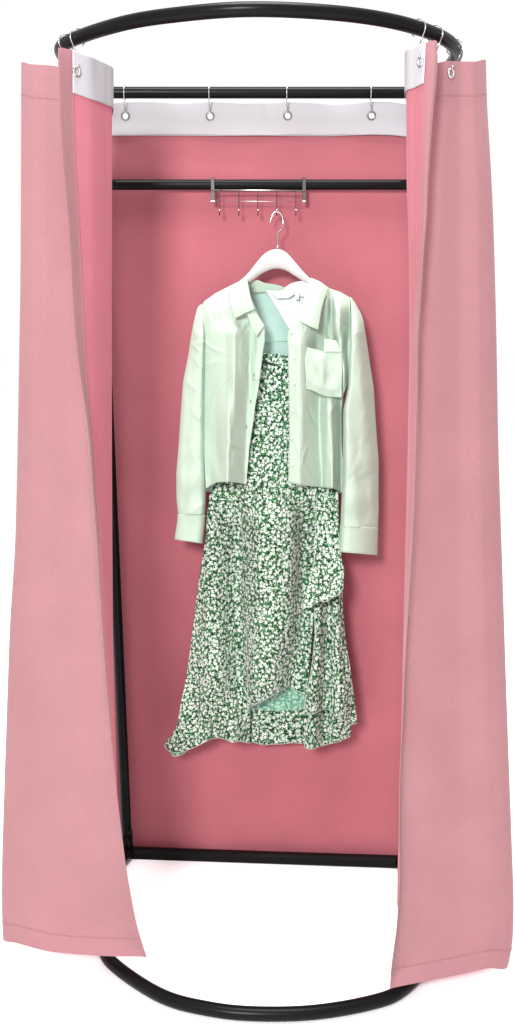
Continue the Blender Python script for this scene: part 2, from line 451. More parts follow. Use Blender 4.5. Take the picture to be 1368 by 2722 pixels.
cl = [column(c0, 0, NV), column(c1, (-.500, -.475, -.46), NV), column(c2, (-.548, -.528, -.512), NV), column(c2b, (-.556, -.538, -.538), NV), column(c2c, (-.578, -.570, -.560), NV), column(c3, (-.585, -.585, -.562), NV),
      column(c4, (-.625, -.60, -.560), NV), column(c5, (-.597, -.575, -.53), NV), column(c6, (-.555, -.54, -.46), NV), column(c7, (-.495, -.48, -.42), NV), column(c8, (-.425, -.41, -.36), NV), column(c9, 0, NV)]
GL = add_noise(loft(cl, 9), .0015, 3)
curL = empty('front_curtain', (-.38, -.45, 0), 'pink linen curtain gathered at the left end of the curved rail', 'curtain', 'pink curtains of the fitting room')
sheet('cloth', GL, [pink, pink_glow], curL, None, split=63)
NS = 9
jL = (7 * NS, 11 * NS)
bandL = inset_patch(GL, lambda j: .0487, (7 * NS, 11 * NS - 2), .0030)
sheet('header_band', bandL, white_band, curL, .0012)
bj = jL
seam(curL, [p + Vector((0, -.0018, .0)) for p in inset_patch(GL, lambda j: .0385, (1 * NS, 5 * NS), .0)[-1]], .0004)
seam(curL, [p + Vector((0, -.0012, .0)) for p in [row[7 * NS + 1] for row in GL]][4:84], .0012)
seam(curL, [p + Vector((0, -.0015, 0)) for p in GL[-4][1 * NS:6 * NS]], .0005)
seam(curL, [p + Vector((-.0012, -.0015, 0)) for p in [row[10 * NS - 1] for row in GL]][10:110], .0014)

# right front curtain
edgeR = [(1104, 1131), (1104, 1200), (1099, 1373), (1086, 1585), (1074, 1796), (1071, 1900), (1063, 2030), (1061, 2150), (1060, 2245), (1065, 2315), (1061, 2370), (1056, 2427), (1058, 2471), (1051, 2500), (1043, 2538), (1037, 2590), (1036, 2625)]
d0 = ('w', (.430, -.25, 1.925), (.50, -.27, .08))
d1 = [(1290, 165), (1292, 278), (1300, 394), (1308, 549), (1313, 704), (1317, 860), (1321, 1092), (1323, 1200), (1335, 1560), (1346, 1900), (1356, 2187), (1363, 2379), (1361, 2525), (1348, 2560)]
d2 = [(1262, 164), (1264, 278), (1268, 394), (1274, 549), (1276, 704), (1277, 860), (1278, 1092), (1280, 1200), (1290, 1560), (1300, 1900), (1308, 2187), (1314, 2379), (1312, 2525), (1296, 2574)]
d2b = [(1222, 163), (1222, 400), (1222, 860), (1220, 1200), (1222, 1560), (1226, 1900), (1228, 2187), (1226, 2379), (1220, 2591)]
d3 = [(1188, 162), (1176, 400), (1164, 860), (1156, 1200), (1150, 1560), (1146, 1900), (1142, 2187), (1136, 2379), (1124, 2610)]
d4b = [(1154, 165), (1142, 400), (1126, 700), (1112, 1000)] + sh(edgeR[1:], 14)
d4 = [(1161, 110), (1162, 166), (1160, 204), (1155, 243), (1149, 282), (1145, 355), (1135, 472), (1133, 588), (1123, 666), (1118, 782), (1106, 898), (1110, 976)] + edgeR
d5 = [(1137, 112), (1135, 166), (1131, 224), (1128, 262), (1126, 340), (1125, 394), (1121, 510), (1120, 627), (1116, 704), (1110, 782), (1102, 879), (1104, 1000), (1100, 1131), (1099, 1200), (1094, 1373), (1082, 1585), (1074, 1796), (1072, 1900), (1072, 2200), (1070, 2560)]
d6 = [(1105, 127), (1104, 300), (1103, 510), (1103, 743), (1096, 1000), (1093, 1200), (1087, 1373), (1079, 1585), (1073, 1796), (1074, 1900), (1080, 2200), (1085, 2530)]
d7 = [(1079, 146), (1079, 300), (1080, 394), (1080, 510), (1085, 588), (1087, 743), (1089, 898), (1087, 1092), (1087, 1200), (1081, 1373), (1075, 1585), (1072, 1796), (1076, 1900), (1085, 2200), (1092, 2490)]
d8 = ('w', (.335, -.36, 1.935), (.335, -.34, .07)); d9 = ('w', (.385, -.10, 1.93), (.38, -.10, .07))
cr = [column(d0, 0, NV), column(d1, (-.505, -.52, -.545), NV), column(d2, (-.562, -.578, -.590), NV), column(d2b, (-.572, -.580, -.602), NV), column(d3, (-.600, -.606, -.630), NV), column(d4b, (-.610, -.624, -.645), NV),
      column(d4, (-.675, -.655, -.658), NV), column(d5, (-.672, -.645, -.62), NV), column(d6, (-.635, -.62, -.57), NV), column(d7, (-.580, -.57, -.52), NV), column(d8, 0, NV), column(d9, 0, NV)]
GR = add_noise(loft(cr, NS), .0015, 8)
curR = empty('front_curtain', (.42, -.5, 0), 'pink linen curtain gathered at the right end of the curved rail', 'curtain', 'pink curtains of the fitting room')
sheet('cloth', GR, [pink, pink_glow], curR, None, flip=True, split=63)
bandR = inset_patch(GR, lambda j: .0452, (7 * NS + 1, 11 * NS - 2), -.0030)
sheet('header_band', bandR, white_band, curR, .0012, flip=True)
seam(curR, [p + Vector((0, -.0018, 0)) for p in inset_patch(GR, lambda j: .0385, (1 * NS, 5 * NS), 0)[-1]], .0004)
seam(curR, [p + Vector((0, -.0015, 0)) for p in [row[6 * NS] for row in GR]][2:-2], .0012)
seam(curR, [p + Vector((0, -.0015, 0)) for p in GR[-4][1 * NS:6 * NS]], .0005)
seam(curR, [p + Vector((0, -.0015, 0)) for p in [row[5 * NS + 6] for row in GR]][90:-2], .0010)

# back panel
def backY(px, py, u, v):
    w = .004 * math.sin(px / 95 + py / 900) + .003 * math.sin(px / 41 + 2 + py / 500) + .004 * math.sin(py / 330 + 1)
    return .026 - w * min(1, v * 3) - .012 * math.exp(-((px - 684) / 260) ** 2) * math.sin(v * PI) + v ** 3 * lerp(.045, -.012, (px - 300) / 800)
topB = [(262, 279), (303, 274), (330, 272), (400, 271), (480, 273), (556, 271), (640, 276), (700, 274), (763, 271), (830, 274), (880, 276), (940, 274), (987, 271), (1030, 271), (1078, 277), (1120, 281)]
seamB = [(262, 361), (340, 360), (560, 361), (700, 360), (860, 362), (987, 358), (1040, 359), (1078, 363), (1120, 366)]
backc = empty('back_curtain', (0, .03, 0), 'flat pink panel closing the back of the fitting room, white header with four eyelets', 'curtain', 'pink curtains of the fitting room')
Gp = coons([(x, y - 5) for x, y in seamB], [(296, 2258), (700, 2274), (1108, 2296)], [(262, 356), (296, 2258)], [(1120, 361), (1108, 2296)], 90, 140, backY)
sheet('cloth', Gp, pink_deep, backc, .0014)
def bandY(px, py, u, v):
    return .0205 + .006 * math.sin(px / 60) * .5 - .004 * math.sin((px - 333) / 33.7) * (1 - v) * (1 if px > 700 else .5)
Gb = coons(topB, seamB, [(262, 279), (262, 361)], [(1120, 281), (1120, 366)], 170, 24, bandY, 1)
EY = [(333, 309), (558, 309), (764, 308), (987, 308)]
tmp = sheet('header_band', Gb, white_band, None, .0012)
cb = bmesh.new(); eye_pts = []
for ex, ey in EY:
    p = P(ex, ey, bandY(ex, ey, 0, .45)); eye_pts.append(p)
    bmesh.ops.create_cone(cb, cap_ends=True, segments=24, radius1=.0075, radius2=.0075, depth=.06, matrix=Matrix.Translation(p) @ Matrix.Rotation(PI / 2, 4, 'X'))
cut = link('cutter', cb, white_band)
bo = tmp.modifiers.new('holes', 'BOOLEAN'); bo.object = cut; bo.operation = 'DIFFERENCE'; bo.solver = 'EXACT'
bpy.context.view_layer.update()
dg = bpy.context.evaluated_depsgraph_get()
me = bpy.data.meshes.new_from_object(tmp.evaluated_get(dg)); me.name = 'header_band'
bpy.data.objects.remove(tmp); bpy.data.objects.remove(cut)
hb = bpy.data.objects.new('header_band', me); C.objects.link(hb); hb.parent = backc; hb.matrix_parent_inverse = Matrix.Translation(-backc.location)
for p in eye_pts: eyelet(backc, p + Vector((0, -.001, 0)), Vector((0, -1, -.15)), .0088, .0019, eyelet_steel)
seam(backc, [P(x, y - 4, .0205) for x, y in seamB], .0009, white_band)
seam(backc, [p + Vector((0, -.0015, 0)) for p in Gp[-2]], .0007, pink_deep)

# ---------------------------------------------------------------- curtain hooks
def hook(label, rail, tang, eye, group, nrm=None, spread=.0165):
    """steel wire hook: open ring over the tube, shank down to the eyelet"""
    t = Vector(tang).normalized(); up = Vector((0, 0, 1)); s = t.cross(up).normalized()
    if s.y > 0: s = -s                       # s points to the viewer
    pts = []
    for k in range(20):                      # from behind, over the top, down the front
        a = math.radians(-55 + 255 * k / 19)
        pts.append(Vector(rail) + (-s * math.cos(a) + up * math.sin(a)) * spread * (1 if a < PI else 1.02))
    bot = Vector(rail) + s * .006 - up * (spread + .010)
    n = Vector(nrm) if nrm is not None else s
    e = Vector(eye)
    pts += [bot, bot.lerp(e + n * .006 + up * .012, .5), e + n * .005 + up * .013, e + n * .002 + up * .0065]
    pts = catmull(pts, 3, .4)
    o = tube('curtain_hook', pts, .0013, chrome, None, 7)
    return tag(o, label, 'curtain hook', group)
G1 = 'steel hooks on the straight back bar'; G2 = 'steel hooks on the curved front rail'
words = ['steel curtain hook on the straight back bar, closest to the left curtain', 'steel curtain hook on the back bar above the left bracket of the hook rack',
         'steel curtain hook on the back bar above the white hanger', 'steel curtain hook on the straight back bar, closest to the right curtain']
for w, (ex, ey), p in zip(words, EY, eye_pts):
    bx = P(ex - 2.5, 244, .002)
    hook(w, (bx.x, .002, 2.0), (1, 0, 0), p, G1)
def rail_near(px, py):
    best = min(range(1, len(rail_pts) - 1), key=lambda i: (proj(rail_pts[i])[0] - px) ** 2 + (proj(rail_pts[i])[1] - py) ** 2 + (1e6 if rail_pts[i].y > -.15 else 0))
    return rail_pts[best], rail_pts[best + 1] - rail_pts[best - 1]
for lab, par, G, (ex, ey), (rx, ry), ey_too in (
        ('steel curtain hook in the white inner header of the left curtain', curL, bandL, (202, 191), (206, 99), True),
        ('steel curtain hook ring around the rail above the narrow edge of the left curtain', curL, GL, (172, 185), (178, 113), False),
        ('steel curtain hook in the white inner header of the right curtain', curR, bandR, (1119, 163), (1110, 78), True),
        ('steel curtain hook ring around the rail above the narrow edge of the right curtain', curR, GR, (1148, 170), (1152, 95), False),
        ('steel curtain hook at the rail end holding the outer face of the right curtain', curR, GR, (1197, 203), (1206, 128), True)):
    p, n = nearest(G, ex, ey); r, t = rail_near(rx, ry)
    if ey_too:
        eyelet(par, p, n, .0078, .0026)
        hook(lab, r, t, p, G2, n)
    else:
        hook(lab, r, t, p - n * .012, G2, n)

# ---------------------------------------------------------------- hook rack on the hanging bar
rack = empty('hook_rack', P(686, 506, -.02), 'slim steel rack with five hooks clipped over the middle black bar', 'hook rack')
YR = -.018
for x in (565.5, 807.5):
    bm = bmesh.new(); a = P(x, 480, 0); top = P(x, 477, 0).z; bot = P(x, 537, YR).z; w = .0088
    box_bm(bm, (a.x, YR, (top + bot) / 2), (w, .0022, top - bot), .0005)
    box_bm(bm, (a.x, -.0005, top + .001), (w, .0375, .0022), .0004)
    box_bm(bm, (a.x, .0190, top - .012), (w, .0022, .024), .0004)
    br = link('bracket', bm, dark_steel, rack, smoothed=False)
    bm = bmesh.new(); z1 = P(x, 535, YR).z; box_bm(bm, (a.x, YR - .002, z1), (w * 1.1, .004, .003), .0008); link('end_cap', bm, chrome, br, smoothed=False)
for y0, y1, r in ((505, 507.5, .0018), (534, 537, .0008)):
    tube('rail', [P(562, y0, YR - .003), P(812, y1, YR - .003)], r, rackwire, rack, 8)
hook4 = None
for x in (583.5, 634.5, 685, 735.5, 786):
    a, b = P(x, 503, YR - .0045), P(x, 569, YR - .0045)
    h = tube('hook', [a, a.lerp(b, .5), b, b + Vector((0, -.004, -.004)), b + Vector((0, -.010, -.002)), b + Vector((0, -.013, .006))], .0011, dark_steel, rack, 7)
    bm = bmesh.new(); bmesh.ops.create_uvsphere(bm, u_segments=10, v_segments=8, radius=.0026, matrix=Matrix.Translation(b + Vector((0, -.013, .008)))); link('tip', bm, chrome, h)

# ---------------------------------------------------------------- hanger
YH = -.034
YB = -.055
hang = empty('clothes_hanger', P(738, 700, YB), 'white wooden clothes hanger hung on the fourth hook of the steel rack', 'hanger')
outer = [(545, 806), (575, 786), (612, 762), (636, 747), (657, 729), (678, 701), (700, 675), (716, 665), (732, 660.5), (748, 662), (764, 672), (781, 692), (807, 723), (826, 742), (850, 758), (890, 776), (925, 795)]
inner = [(556, 826), (592, 806), (630, 778), (652, 760), (668, 748), (688, 733), (707, 722), (722, 716), (736, 714), (750, 716), (763, 721), (781, 733), (801, 746), (818, 757), (842, 775), (880, 796), (914, 815)]
barrel('body', outer, inner, 60, 7, YB, .0085, .0085, hanger_white, hang, power=.28)
hk = [(738, 668), (737.5, 658), (737, 640), (737, 623), (743, 615), (750, 606), (752, 593), (750, 577), (745, 568), (737, 563.5), (728, 565), (722, 576), (717, 592)]
def hy(py): return lerp(YB, YH, min(1, max(0, (668 - py) / 70)))
tube('hook', catmull([P(x, y, hy(y)) for x, y in hk], 4), .0017, chrome, hang, 8)
fe = P(737.5, 657, hy(657)); bm = bmesh.new(); bmesh.ops.create_cone(bm, cap_ends=True, segments=14, radius1=.0042, radius2=.0032, depth=.006, matrix=Matrix.Translation(fe)); link('ferrule', bm, chrome, hang)

# ---------------------------------------------------------------- shirt
shirt = empty('shirt', P(720, 1300, -.09), 'pale mint green long sleeved shirt hanging open over the floral dress', 'shirt')
AMP = 2.9
def drop(v, a=.10, d=.034): return d * max(0, 1 - v / a) ** 2
def crumples(seed, x0, x1, y0, y1, n, amp):
    """short random creases pressed into the cotton"""
    rnd = random.Random(seed); L = []
    for _ in range(n):
        a = rnd.gauss(PI / 2, .55); L.append((rnd.uniform(x0, x1), rnd.uniform(y0, y1), math.cos(a), math.sin(a), rnd.uniform(16, 48), rnd.uniform(3.0, 6.5), rnd.choice((-1, 1, 1)) * rnd.uniform(.4, 1) * amp))
    def f(x, y):
        t = 0
        for cx, cy, c, s_, ln, wd, am in L:
            dx, dy = x - cx, y - cy
            if abs(dx) > 110 or abs(dy) > 110: continue
            p, q = dx * c + dy * s_, -dx * s_ + dy * c + .004 * (dx * c + dy * s_) ** 2
            t += am * math.exp(-(p / ln) ** 2 - (q / wd) ** 2)
        return t
    return f
crL = crumples(5, 540, 690, 800, 1290, 26, .0032); crR = crumples(9, 765, 925, 800, 1300, 26, .0032)
crSL = crumples(12, 470, 545, 850, 1370, 24, .0036); crSR = crumples(21, 905, 1005, 830, 1400, 28, .0036)
# back of the shirt, seen inside the open neck and below the hem
sheet('back_panel', coons([(600, 772), (668, 774), (740, 775), (800, 775), (872, 772)], [(546, 1306), (600, 1316), (720, 1322), (850, 1318), (908, 1311)],
      [(600, 772), (545, 830), (543, 1060), (546, 1306)], [(872, 772), (926, 830), (912, 1060), (908, 1311)], 40, 60,
      lambda x, y, u, v: -.030 - .005 * math.sin(x / 22) * min(1, v * 2)), teal, shirt, .001)
tube('yoke_seam', [P(660 + i * 6, 906 + .3 * math.sin(i), -.0325 - .005 * math.sin((660 + i * 6) / 22) * .55) for i in range(20)], .0011, teal, shirt, 6)
sheet('lit_neck_patch', coons([(705, 772), (745, 773), (790, 764), (826, 752)], [(768, 876), (782, 872), (796, 862), (815, 850)], [(705, 772), (736, 822), (768, 876)], [(826, 752), (822, 800), (815, 850)], 20, 20,
      lambda x, y, u, v: -.046 - .010 * u), white_cloth, shirt, .001)  # white sheet, bright light on the shirt's inner back put into its colour
# inner collar stand
sheet('collar_stand', coons([(650, 742), (670, 748), (685, 744), (702, 752), (740, 758), (754, 763)], [(656, 780), (700, 777), (756, 774)], [(650, 742), (656, 780)], [(754, 763), (756, 774)], 30, 10,
      lambda x, y, u, v: -.040 - .002 * math.sin(u * 9)), mint, shirt, .0016)
sheet('collar_stand', coons([(748, 775), (756, 764), (772, 754), (786, 749), (805, 746), (824, 748)], [(748, 778), (780, 786), (815, 792)], [(748, 775), (748, 778)], [(824, 748), (815, 792)], 30, 10,
      lambda x, y, u, v: -.050 - .012 * u), white_cloth, shirt, .0016)
# sewn-in neck label
lab = sheet('neck_label', coons([(714, 776), (748, 775), (783, 776)], [(737, 794), (768, 792.5), (783, 781)], [(714, 776), (737, 794)], [(783, 776), (783, 781)], 14, 8, lambda x, y, u, v: -.0635), white_cloth, shirt, .0008)
sheet('size_label', coons([(786, 776), (795, 775)], [(786, 797), (795, 797)], [(786, 776), (786, 797)], [(795, 775), (795, 797)], 5, 6, lambda x, y, u, v: -.0648), white_cloth, shirt, .0008)
def lettering(txt, a, h, y, parent):
    cu = bpy.data.curves.new('lettering', 'FONT'); cu.body = txt; cu.size = h; cu.extrude = .0001; cu.space_character = 1.25
    o = bpy.data.objects.new('lettering', cu); C.objects.link(o)
    o.matrix_world = Matrix.Translation(P(*a, y)) @ Matrix.Rotation(PI / 2, 4, 'X')
    bpy.context.view_layer.update()
    m = bpy.data.meshes.new_from_object(o.evaluated_get(bpy.context.evaluated_depsgraph_get())); m.transform(o.matrix_world); m.materials.clear(); m.materials.append(ink)
    bpy.data.objects.remove(o)
    t = bpy.data.objects.new('lettering', m); C.objects.link(t); t.parent = parent; t.matrix_parent_inverse = Matrix.Translation(-shirt.location)
    return t
lettering('MTTI', (739, 789), .0075, -.0648, lab)

# left front
pL = profile([(770, [(527, 0), (600, 5), (660, 4), (705, 2)]), (842, [(537, -2), (560, 4), (622, 8), (655, 3), (668, 2), (680, 6), (705, 5)]),
              (890, [(537, -2), (560, 4), (600, 12), (622, 20), (663, 1), (672, 1), (684, 8), (705, 7)]),              (1000, [(538, -4), (560, 3), (600, 14), (622, 24), (664, 2), (680, 8), (700, 8)]), (1150, [(538, -4), (575, 8), (607, 24), (655, 0), (668, 3)]),
              (1290, [(545, 0), (560, 3), (580, 12), (604, 25), (650, 0), (658, 1)])], 2.2)
wr = lambda x, y: .0022 * math.sin((x - y * .35) / 9) * math.exp(-((x - 575) / 26) ** 2 - ((y - 1235) / 60) ** 2) + .002 * math.sin(x / 3.6) * math.exp(-((x - 560) / 22) ** 2 - ((y - 812) / 22) ** 2)
SB = -.098
fL = lambda x, y, u, v: SB + drop(v) - (pL(x, y) * AMP + wr(x, y) + crL(x, y)) * min(1, v / .08 + .1)
sheet('front_panel', coons([(533, 815), (543, 800), (571, 780), (606, 762), (640, 745), (656, 738)], [(546.5, 1299), (560, 1290), (576, 1282.5), (612, 1281), (640, 1285), (654, 1288)],
      [(533, 815), (538, 840), (540, 900), (538, 1085), (543, 1224), (546.5, 1299)], [(656, 738), (666, 790), (690, 845), (704, 868), (704, 907), (700, 930), (692, 994), (686, 1037), (678, 1074), (673, 1119), (662, 1187), (654, 1288)], 100, 150, fL), mint, shirt, .0014)
# right front
pR = profile([(770, [(763, 0), (840, 6), (872, 4), (880, -8), (888, 8), (915, 4), (931, 0)]), (870, [(763, 6), (800, 10), (820, 8), (862, -6), (884, -12), (890, 10), (902, 14), (925, -4), (931, -6)]),
              (920, [(763, 8), (800, 14), (812, 10), (840, -4), (888, -10), (897, 8), (908, 12), (922, -6)]), (1000, [(763, 10), (800, 14), (850, -2), (900, 2), (908, 8), (915, 12), (925, -4)]),
              (1100, [(766, 8), (802, 14), (848, -6), (852, -4), (870, 12), (880, 12), (893, 2), (905, -8)]), (1290, [(764, 8), (798, 14), (856, -9), (862, 0), (884, 13), (890, 4), (905, -10)])], 2)
fR = lambda x, y, u, v: SB + drop(v) - (pR(x, y) * AMP + crR(x, y)) * min(1, v / .08 + .1)
sheet('front_panel', coons([(820, 745), (850, 748), (877, 767), (905, 776), (929, 790)], [(765, 1284.5), (813, 1291), (861, 1296), (888, 1298), (909, 1309)],
      [(820, 745), (806, 800), (785, 855), (768, 874), (763, 896), (765, 940), (767, 1030), (768.5, 1144), (768, 1226), (765, 1284.5)], [(929, 790), (932, 835), (930, 940), (926, 1020), (911, 1050), (907, 1095), (908, 1180), (911, 1226), (909, 1309)], 110, 150, fR), mint, shirt, .0014)
# button placket standing proud of the right front
sheet('placket', coons([(768, 880), (800, 886)], [(766, 1283), (797, 1288)], [(768, 880), (764, 900), (766, 940), (768, 1030), (769.5, 1144), (769, 1226), (766, 1283)], [(800, 886), (799, 1000), (799, 1150), (797, 1288)], 12, 60,
      lambda x, y, u, v: fR(x, y, 0, .5) - .0022), mint, shirt, .0012)
sheet('placket', coons([(660, 835), (690, 850), (703, 866)], [(670, 1010), (680, 1010), (689, 1012)], [(660, 835), (667, 900), (670, 1010)], [(703, 866), (703, 907), (696, 950), (689, 1012)], 12, 40,
      lambda x, y, u, v: fL(x, y, 0, .5) - .0020), mint, shirt, .0012)
# sleeves
crease = lambda a, b, k, s: (lambda x, y: .003 * math.sin((x * k + y) / s + a) * math.exp(-((y - b) / 120) ** 2))
sl = barrel('sleeve', [(533, 808), (524, 818), (517, 844), (507, 896), (500, 945), (486, 1016), (479, 1110), (474, 1190), (468, 1260), (468.5, 1327), (473, 1368)],
            [(536, 812), (542, 835), (545, 900), (543, 1000), (543, 1100), (544, 1224), (547, 1300), (546, 1340), (544, 1368)], 160, 22, lambda v: -.082 + .018 * max(0, 1 - v * 8), lambda v: .036 * min(1, .25 + v * 5), .018, mint, shirt, peak=.80, power=.7, extra=lambda x, y: crSL(x, y) + crease(0, 1330, .3, 14)(x, y) + .002 * math.sin(x / 7 + y / 130))
cf = barrel('cuff', [(472, 1366), (470, 1390), (463, 1434)], [(546, 1368), (543, 1400), (538, 1445)], 14, 12, -.083, .031, .018, mint, sl, peak=.75, power=.55)
sr = barrel('sleeve', [(929, 790), (932, 812), (932, 850), (930, 920), (926, 985), (924, 1030), (912, 1090), (911, 1180), (911, 1250), (908, 1310), (904, 1400)],
            [(934, 791), (946, 808), (961, 837), (967, 858), (975, 911), (984, 973), (993.5, 1035), (998, 1113), (1001, 1160), (1006, 1224), (1006, 1363), (1004, 1405)], 170, 26, lambda v: -.076 + .018 * max(0, 1 - v * 8), lambda v: .070 * min(1, .2 + v * 5), .018, mint, shirt, peak=.13, power=.75, extra=lambda x, y: crSR(x, y) + .0022 * math.sin(x / 9 - y / 90) + crease(1, 1340, .2, 16)(x, y))
cf = barrel('cuff', [(903, 1397), (901, 1430), (899, 1467)], [(1005, 1402), (1004, 1440), (1003, 1476)], 14, 14, -.077, .066, .018, mint, sr, peak=.16, power=.62)
# collar leaves
sheet('collar', coons([(607, 762), (630, 751), (654, 735)], [(624, 847), (650, 833), (676, 823)], [(607, 762), (611, 806), (624, 847)], [(654, 735), (658, 762), (667, 797), (676, 823)], 24, 28,
      lambda x, y, u, v: SB - .044 + .042 * (1 - v) ** 2 + .004 * math.cos(u * PI) - .010 * u), mint, shirt, .0022)
sheet('collar', coons([(826, 738), (850, 748), (874, 766)], [(795, 855), (820, 867), (846, 877)], [(826, 738), (818, 778), (808, 815), (795, 855)], [(874, 766), (864, 790), (854, 826), (846, 877)], 24, 28,
      lambda x, y, u, v: SB - .036 + .034 * (1 - v) ** 2 - .010 * math.sin(u * PI) + .010 * (1 - u)), mint, shirt, .0022)
# turned-back stand corners under the collar points
sheet('collar_lapel', coons([(656, 835), (676, 825)], [(682, 895), (703, 866)], [(656, 835), (668, 868), (682, 895)], [(676, 825), (690, 845), (703, 866)], 10, 12, lambda x, y, u, v: SB - .032 - .006 * (1 - u)), mint, shirt, .0014)
sheet('collar_lapel', coons([(794, 857), (818, 868)], [(770, 878), (806, 897)], [(794, 857), (783, 866), (770, 878)], [(818, 868), (814, 882), (806, 897)], 10, 10, lambda x, y, u, v: SB - .022 - .006 * u), mint, shirt, .0014)
# breast pocket
pp = profile([(925, [(812, 0), (822, 10), (840, 6), (862, 10), (884, 8), (906, 6)]), (960, [(812, 8), (826, 2), (838, 14), (856, 12), (872, 2), (904, 4)]),
              (1000, [(812, 8), (840, 4), (856, 14), (868, 4), (880, 0), (905, 6)]), (1045, [(812, 2), (850, 10), (880, 8), (905, 0)])], 3)
sheet('pocket', coons([(815, 922), (838, 928), (860, 935), (885, 937), (908, 934)], [(812, 1034), (830, 1038), (848, 1048), (870, 1056), (908, 1056)], [(815, 922), (810, 960), (813, 1000), (812, 1034)], [(908, 934), (909, 990), (908, 1056)], 40, 40,
      lambda x, y, u, v: SB - .026 - pp(x, y) * 1.3 * math.sin(min(1, v * 1.4 + .25) * PI * .5) * min(1, (1 - v) * 5 + .1)), mint, shirt, .0016)
sheet('pocket_flap', coons([(862, 900), (895, 906)], [(860, 936), (908, 936)], [(862, 900), (860, 936)], [(895, 906), (908, 936)], 14, 12, lambda x, y, u, v: SB - .0275 - .004 * v), mint, shirt, .0014)
# buttons
for x, y in ((774, 883), (783, 950), (781.5, 1019), (777, 1092), (776, 1165), (776, 1235)):
    p = P(x, y, fR(x, y, 0, .5) - .0052); bm = bmesh.new()
    R_ = Matrix.Translation(p) @ Matrix.Rotation(PI / 2, 4, 'X')
    bmesh.ops.create_cone(bm, cap_ends=True, segments=18, radius1=.0050, radius2=.0042, depth=.0022, matrix=R_)
    link('button', bm, button_mat, shirt)
for x, y in ((675, 997), (666, 1067), (655, 1135)):
    tube('buttonhole', [P(x, y - 4, fL(x, y, 0, .5) - .0042), P(x - 1, y + 4, fL(x, y, 0, .5) - .0042)], .0009, ink, shirt, 6)

# ---------------------------------------------------------------- dress
thread = mat('hem_thread', (.44, .48, .43), .8, .1)[0]
SKIRTS = []
def keep(sides, name, G, *a, **k):
    SKIRTS.append((G, sides)); return sheet(name, G, *a, **k)
dress = empty('dress', P(700, 1980, -.06), 'long green and white floral dress with ruffled hem hanging inside the mint shirt', 'dress')
barrel('bodice', [(655, 952), (640, 1000), (618, 1080), (600, 1180), (572, 1260), (557, 1330)], [(800, 952), (820, 1000), (845, 1080), (868, 1180), (888, 1260), (898, 1330)], 70, 30,
       lambda v: -.052, lambda v: .018 + .010 * v, .010, floral_out, dress, power=.35, extra=lambda x, y: .0022 * math.sin(x / 13 + y / 160) + .0012 * math.sin(y / 9 + x / 30))
Gf = coons([(690, 943), (705, 938), (718, 943), (735, 939), (750, 945), (772, 944)], [(690, 964), (734, 974), (772, 962)], [(690, 943), (690, 964)], [(772, 944), (772, 962)], 60, 10,
      lambda x, y, u, v: -.0600 - .004 * math.sin(x / 2.4) * (1 - v))
sheet('neck_ruffle', Gf, [floral_out, floral_in], dress, .001, uv_off=(.3, .2))
tube('neck_elastic', [P(x, y, -.0685) for x, y in ((694, 960), (712, 965), (734, 971), (752, 967), (772, 961))], .0032, mat('dark_elastic', (.02, .025, .022), .8, .1)[0], dress, 8)
# skirt, back layer (its reverse shows under the front hem)
keep('B', 'skirt_back', coons([(560, 1315), (730, 1322), (897, 1310)], [(470, 1950), (540, 1950), (598, 1962), (617, 1973), (640, 1970), (657, 1976), (676, 1973), (697, 1981), (720, 1978), (746, 1978), (775, 1974), (805, 1976), (930, 1945)],
      [(560, 1315), (548, 1400), (535, 1530), (508, 1720), (482, 1874), (470, 1950)], [(897, 1310), (900, 1440), (908, 1560), (918, 1706), (932, 1800), (930, 1945)], 70, 90,
      lambda x, y, u, v: -.030 - .005 * math.sin(x / 20 + 1) * v), [floral_out, floral_in], dress, .0012, uv_off=(.11, .37))
sheet('lining', coons([(655, 1868), (700, 1850), (766, 1812), (790, 1826), (820, 1842)], [(655, 1882), (690, 1886), (740, 1889), (780, 1888), (820, 1884)], [(655, 1868), (655, 1882)], [(820, 1842), (820, 1884)], 40, 14,
      lambda x, y, u, v: -.036 - .005 * math.sin(x / 20 + 1)), floral_in, dress, .001, uv_off=(.11, .37))
pS0 = profile([(1310, [(555, 0), (620, 10), (660, 14), (700, 20), (740, 20), (780, 10), (900, 0)]), (1400, [(540, 8), (556, 20), (570, 18), (632, -6), (648, 4), (690, 28), (740, 27), (778, 20), (800, -2), (836, -6)]),
              (1500, [(533, 4), (556, 18), (572, 16), (630, -4), (648, 4), (690, 28), (740, 27), (776, 20), (798, -2), (836, -6)]),
              (1650, [(512, 0), (555, 18), (580, 18), (636, -6), (650, 6), (690, 26), (735, 26), (768, 20), (795, 0), (812, -4)]), (1800, [(494, 0), (545, 20), (590, 22), (640, -6), (655, 4), (672, 24), (715, 26), (748, 16), (775, 2), (815, -2)]),
              (1960, [(450, 0), (500, 18), (540, 8), (565, 2), (590, 16), (610, 20), (640, 2), (657, 0)])], 8)
pS = lambda x, y: pS0(x, y) * 2.3
edgeS = lambda x, y: .0165 * math.sin(x / 13.5 + y / 110) * max(0, (y - 1640) / 340) ** 1.3 + .002 * math.sin(x / 15 + y / 60)
keep('B', 'skirt_front', coons([(557, 1314), (600, 1318), (672, 1318)], [(434.6, 1979), (441, 1989), (449, 1997), (470, 2001), (492, 1997), (523, 1983), (545, 1972), (563, 1963), (580, 1961), (598, 1965), (617, 1974), (638, 1970), (664, 1976)],
      [(557, 1314), (549, 1373), (546, 1431), (533, 1508), (519, 1612), (506, 1721), (494, 1805), (479, 1874), (470, 1930), (455, 1955), (434.6, 1979)], [(672, 1318), (668, 1500), (662, 1700), (664, 1860), (664, 1976)], 80, 120,
      lambda x, y, u, v: -.052 - pS(x, y) - edgeS(x, y) - .012 * v), [floral_out, floral_in], dress, .0012, uv_off=(0, 0), inner=1)
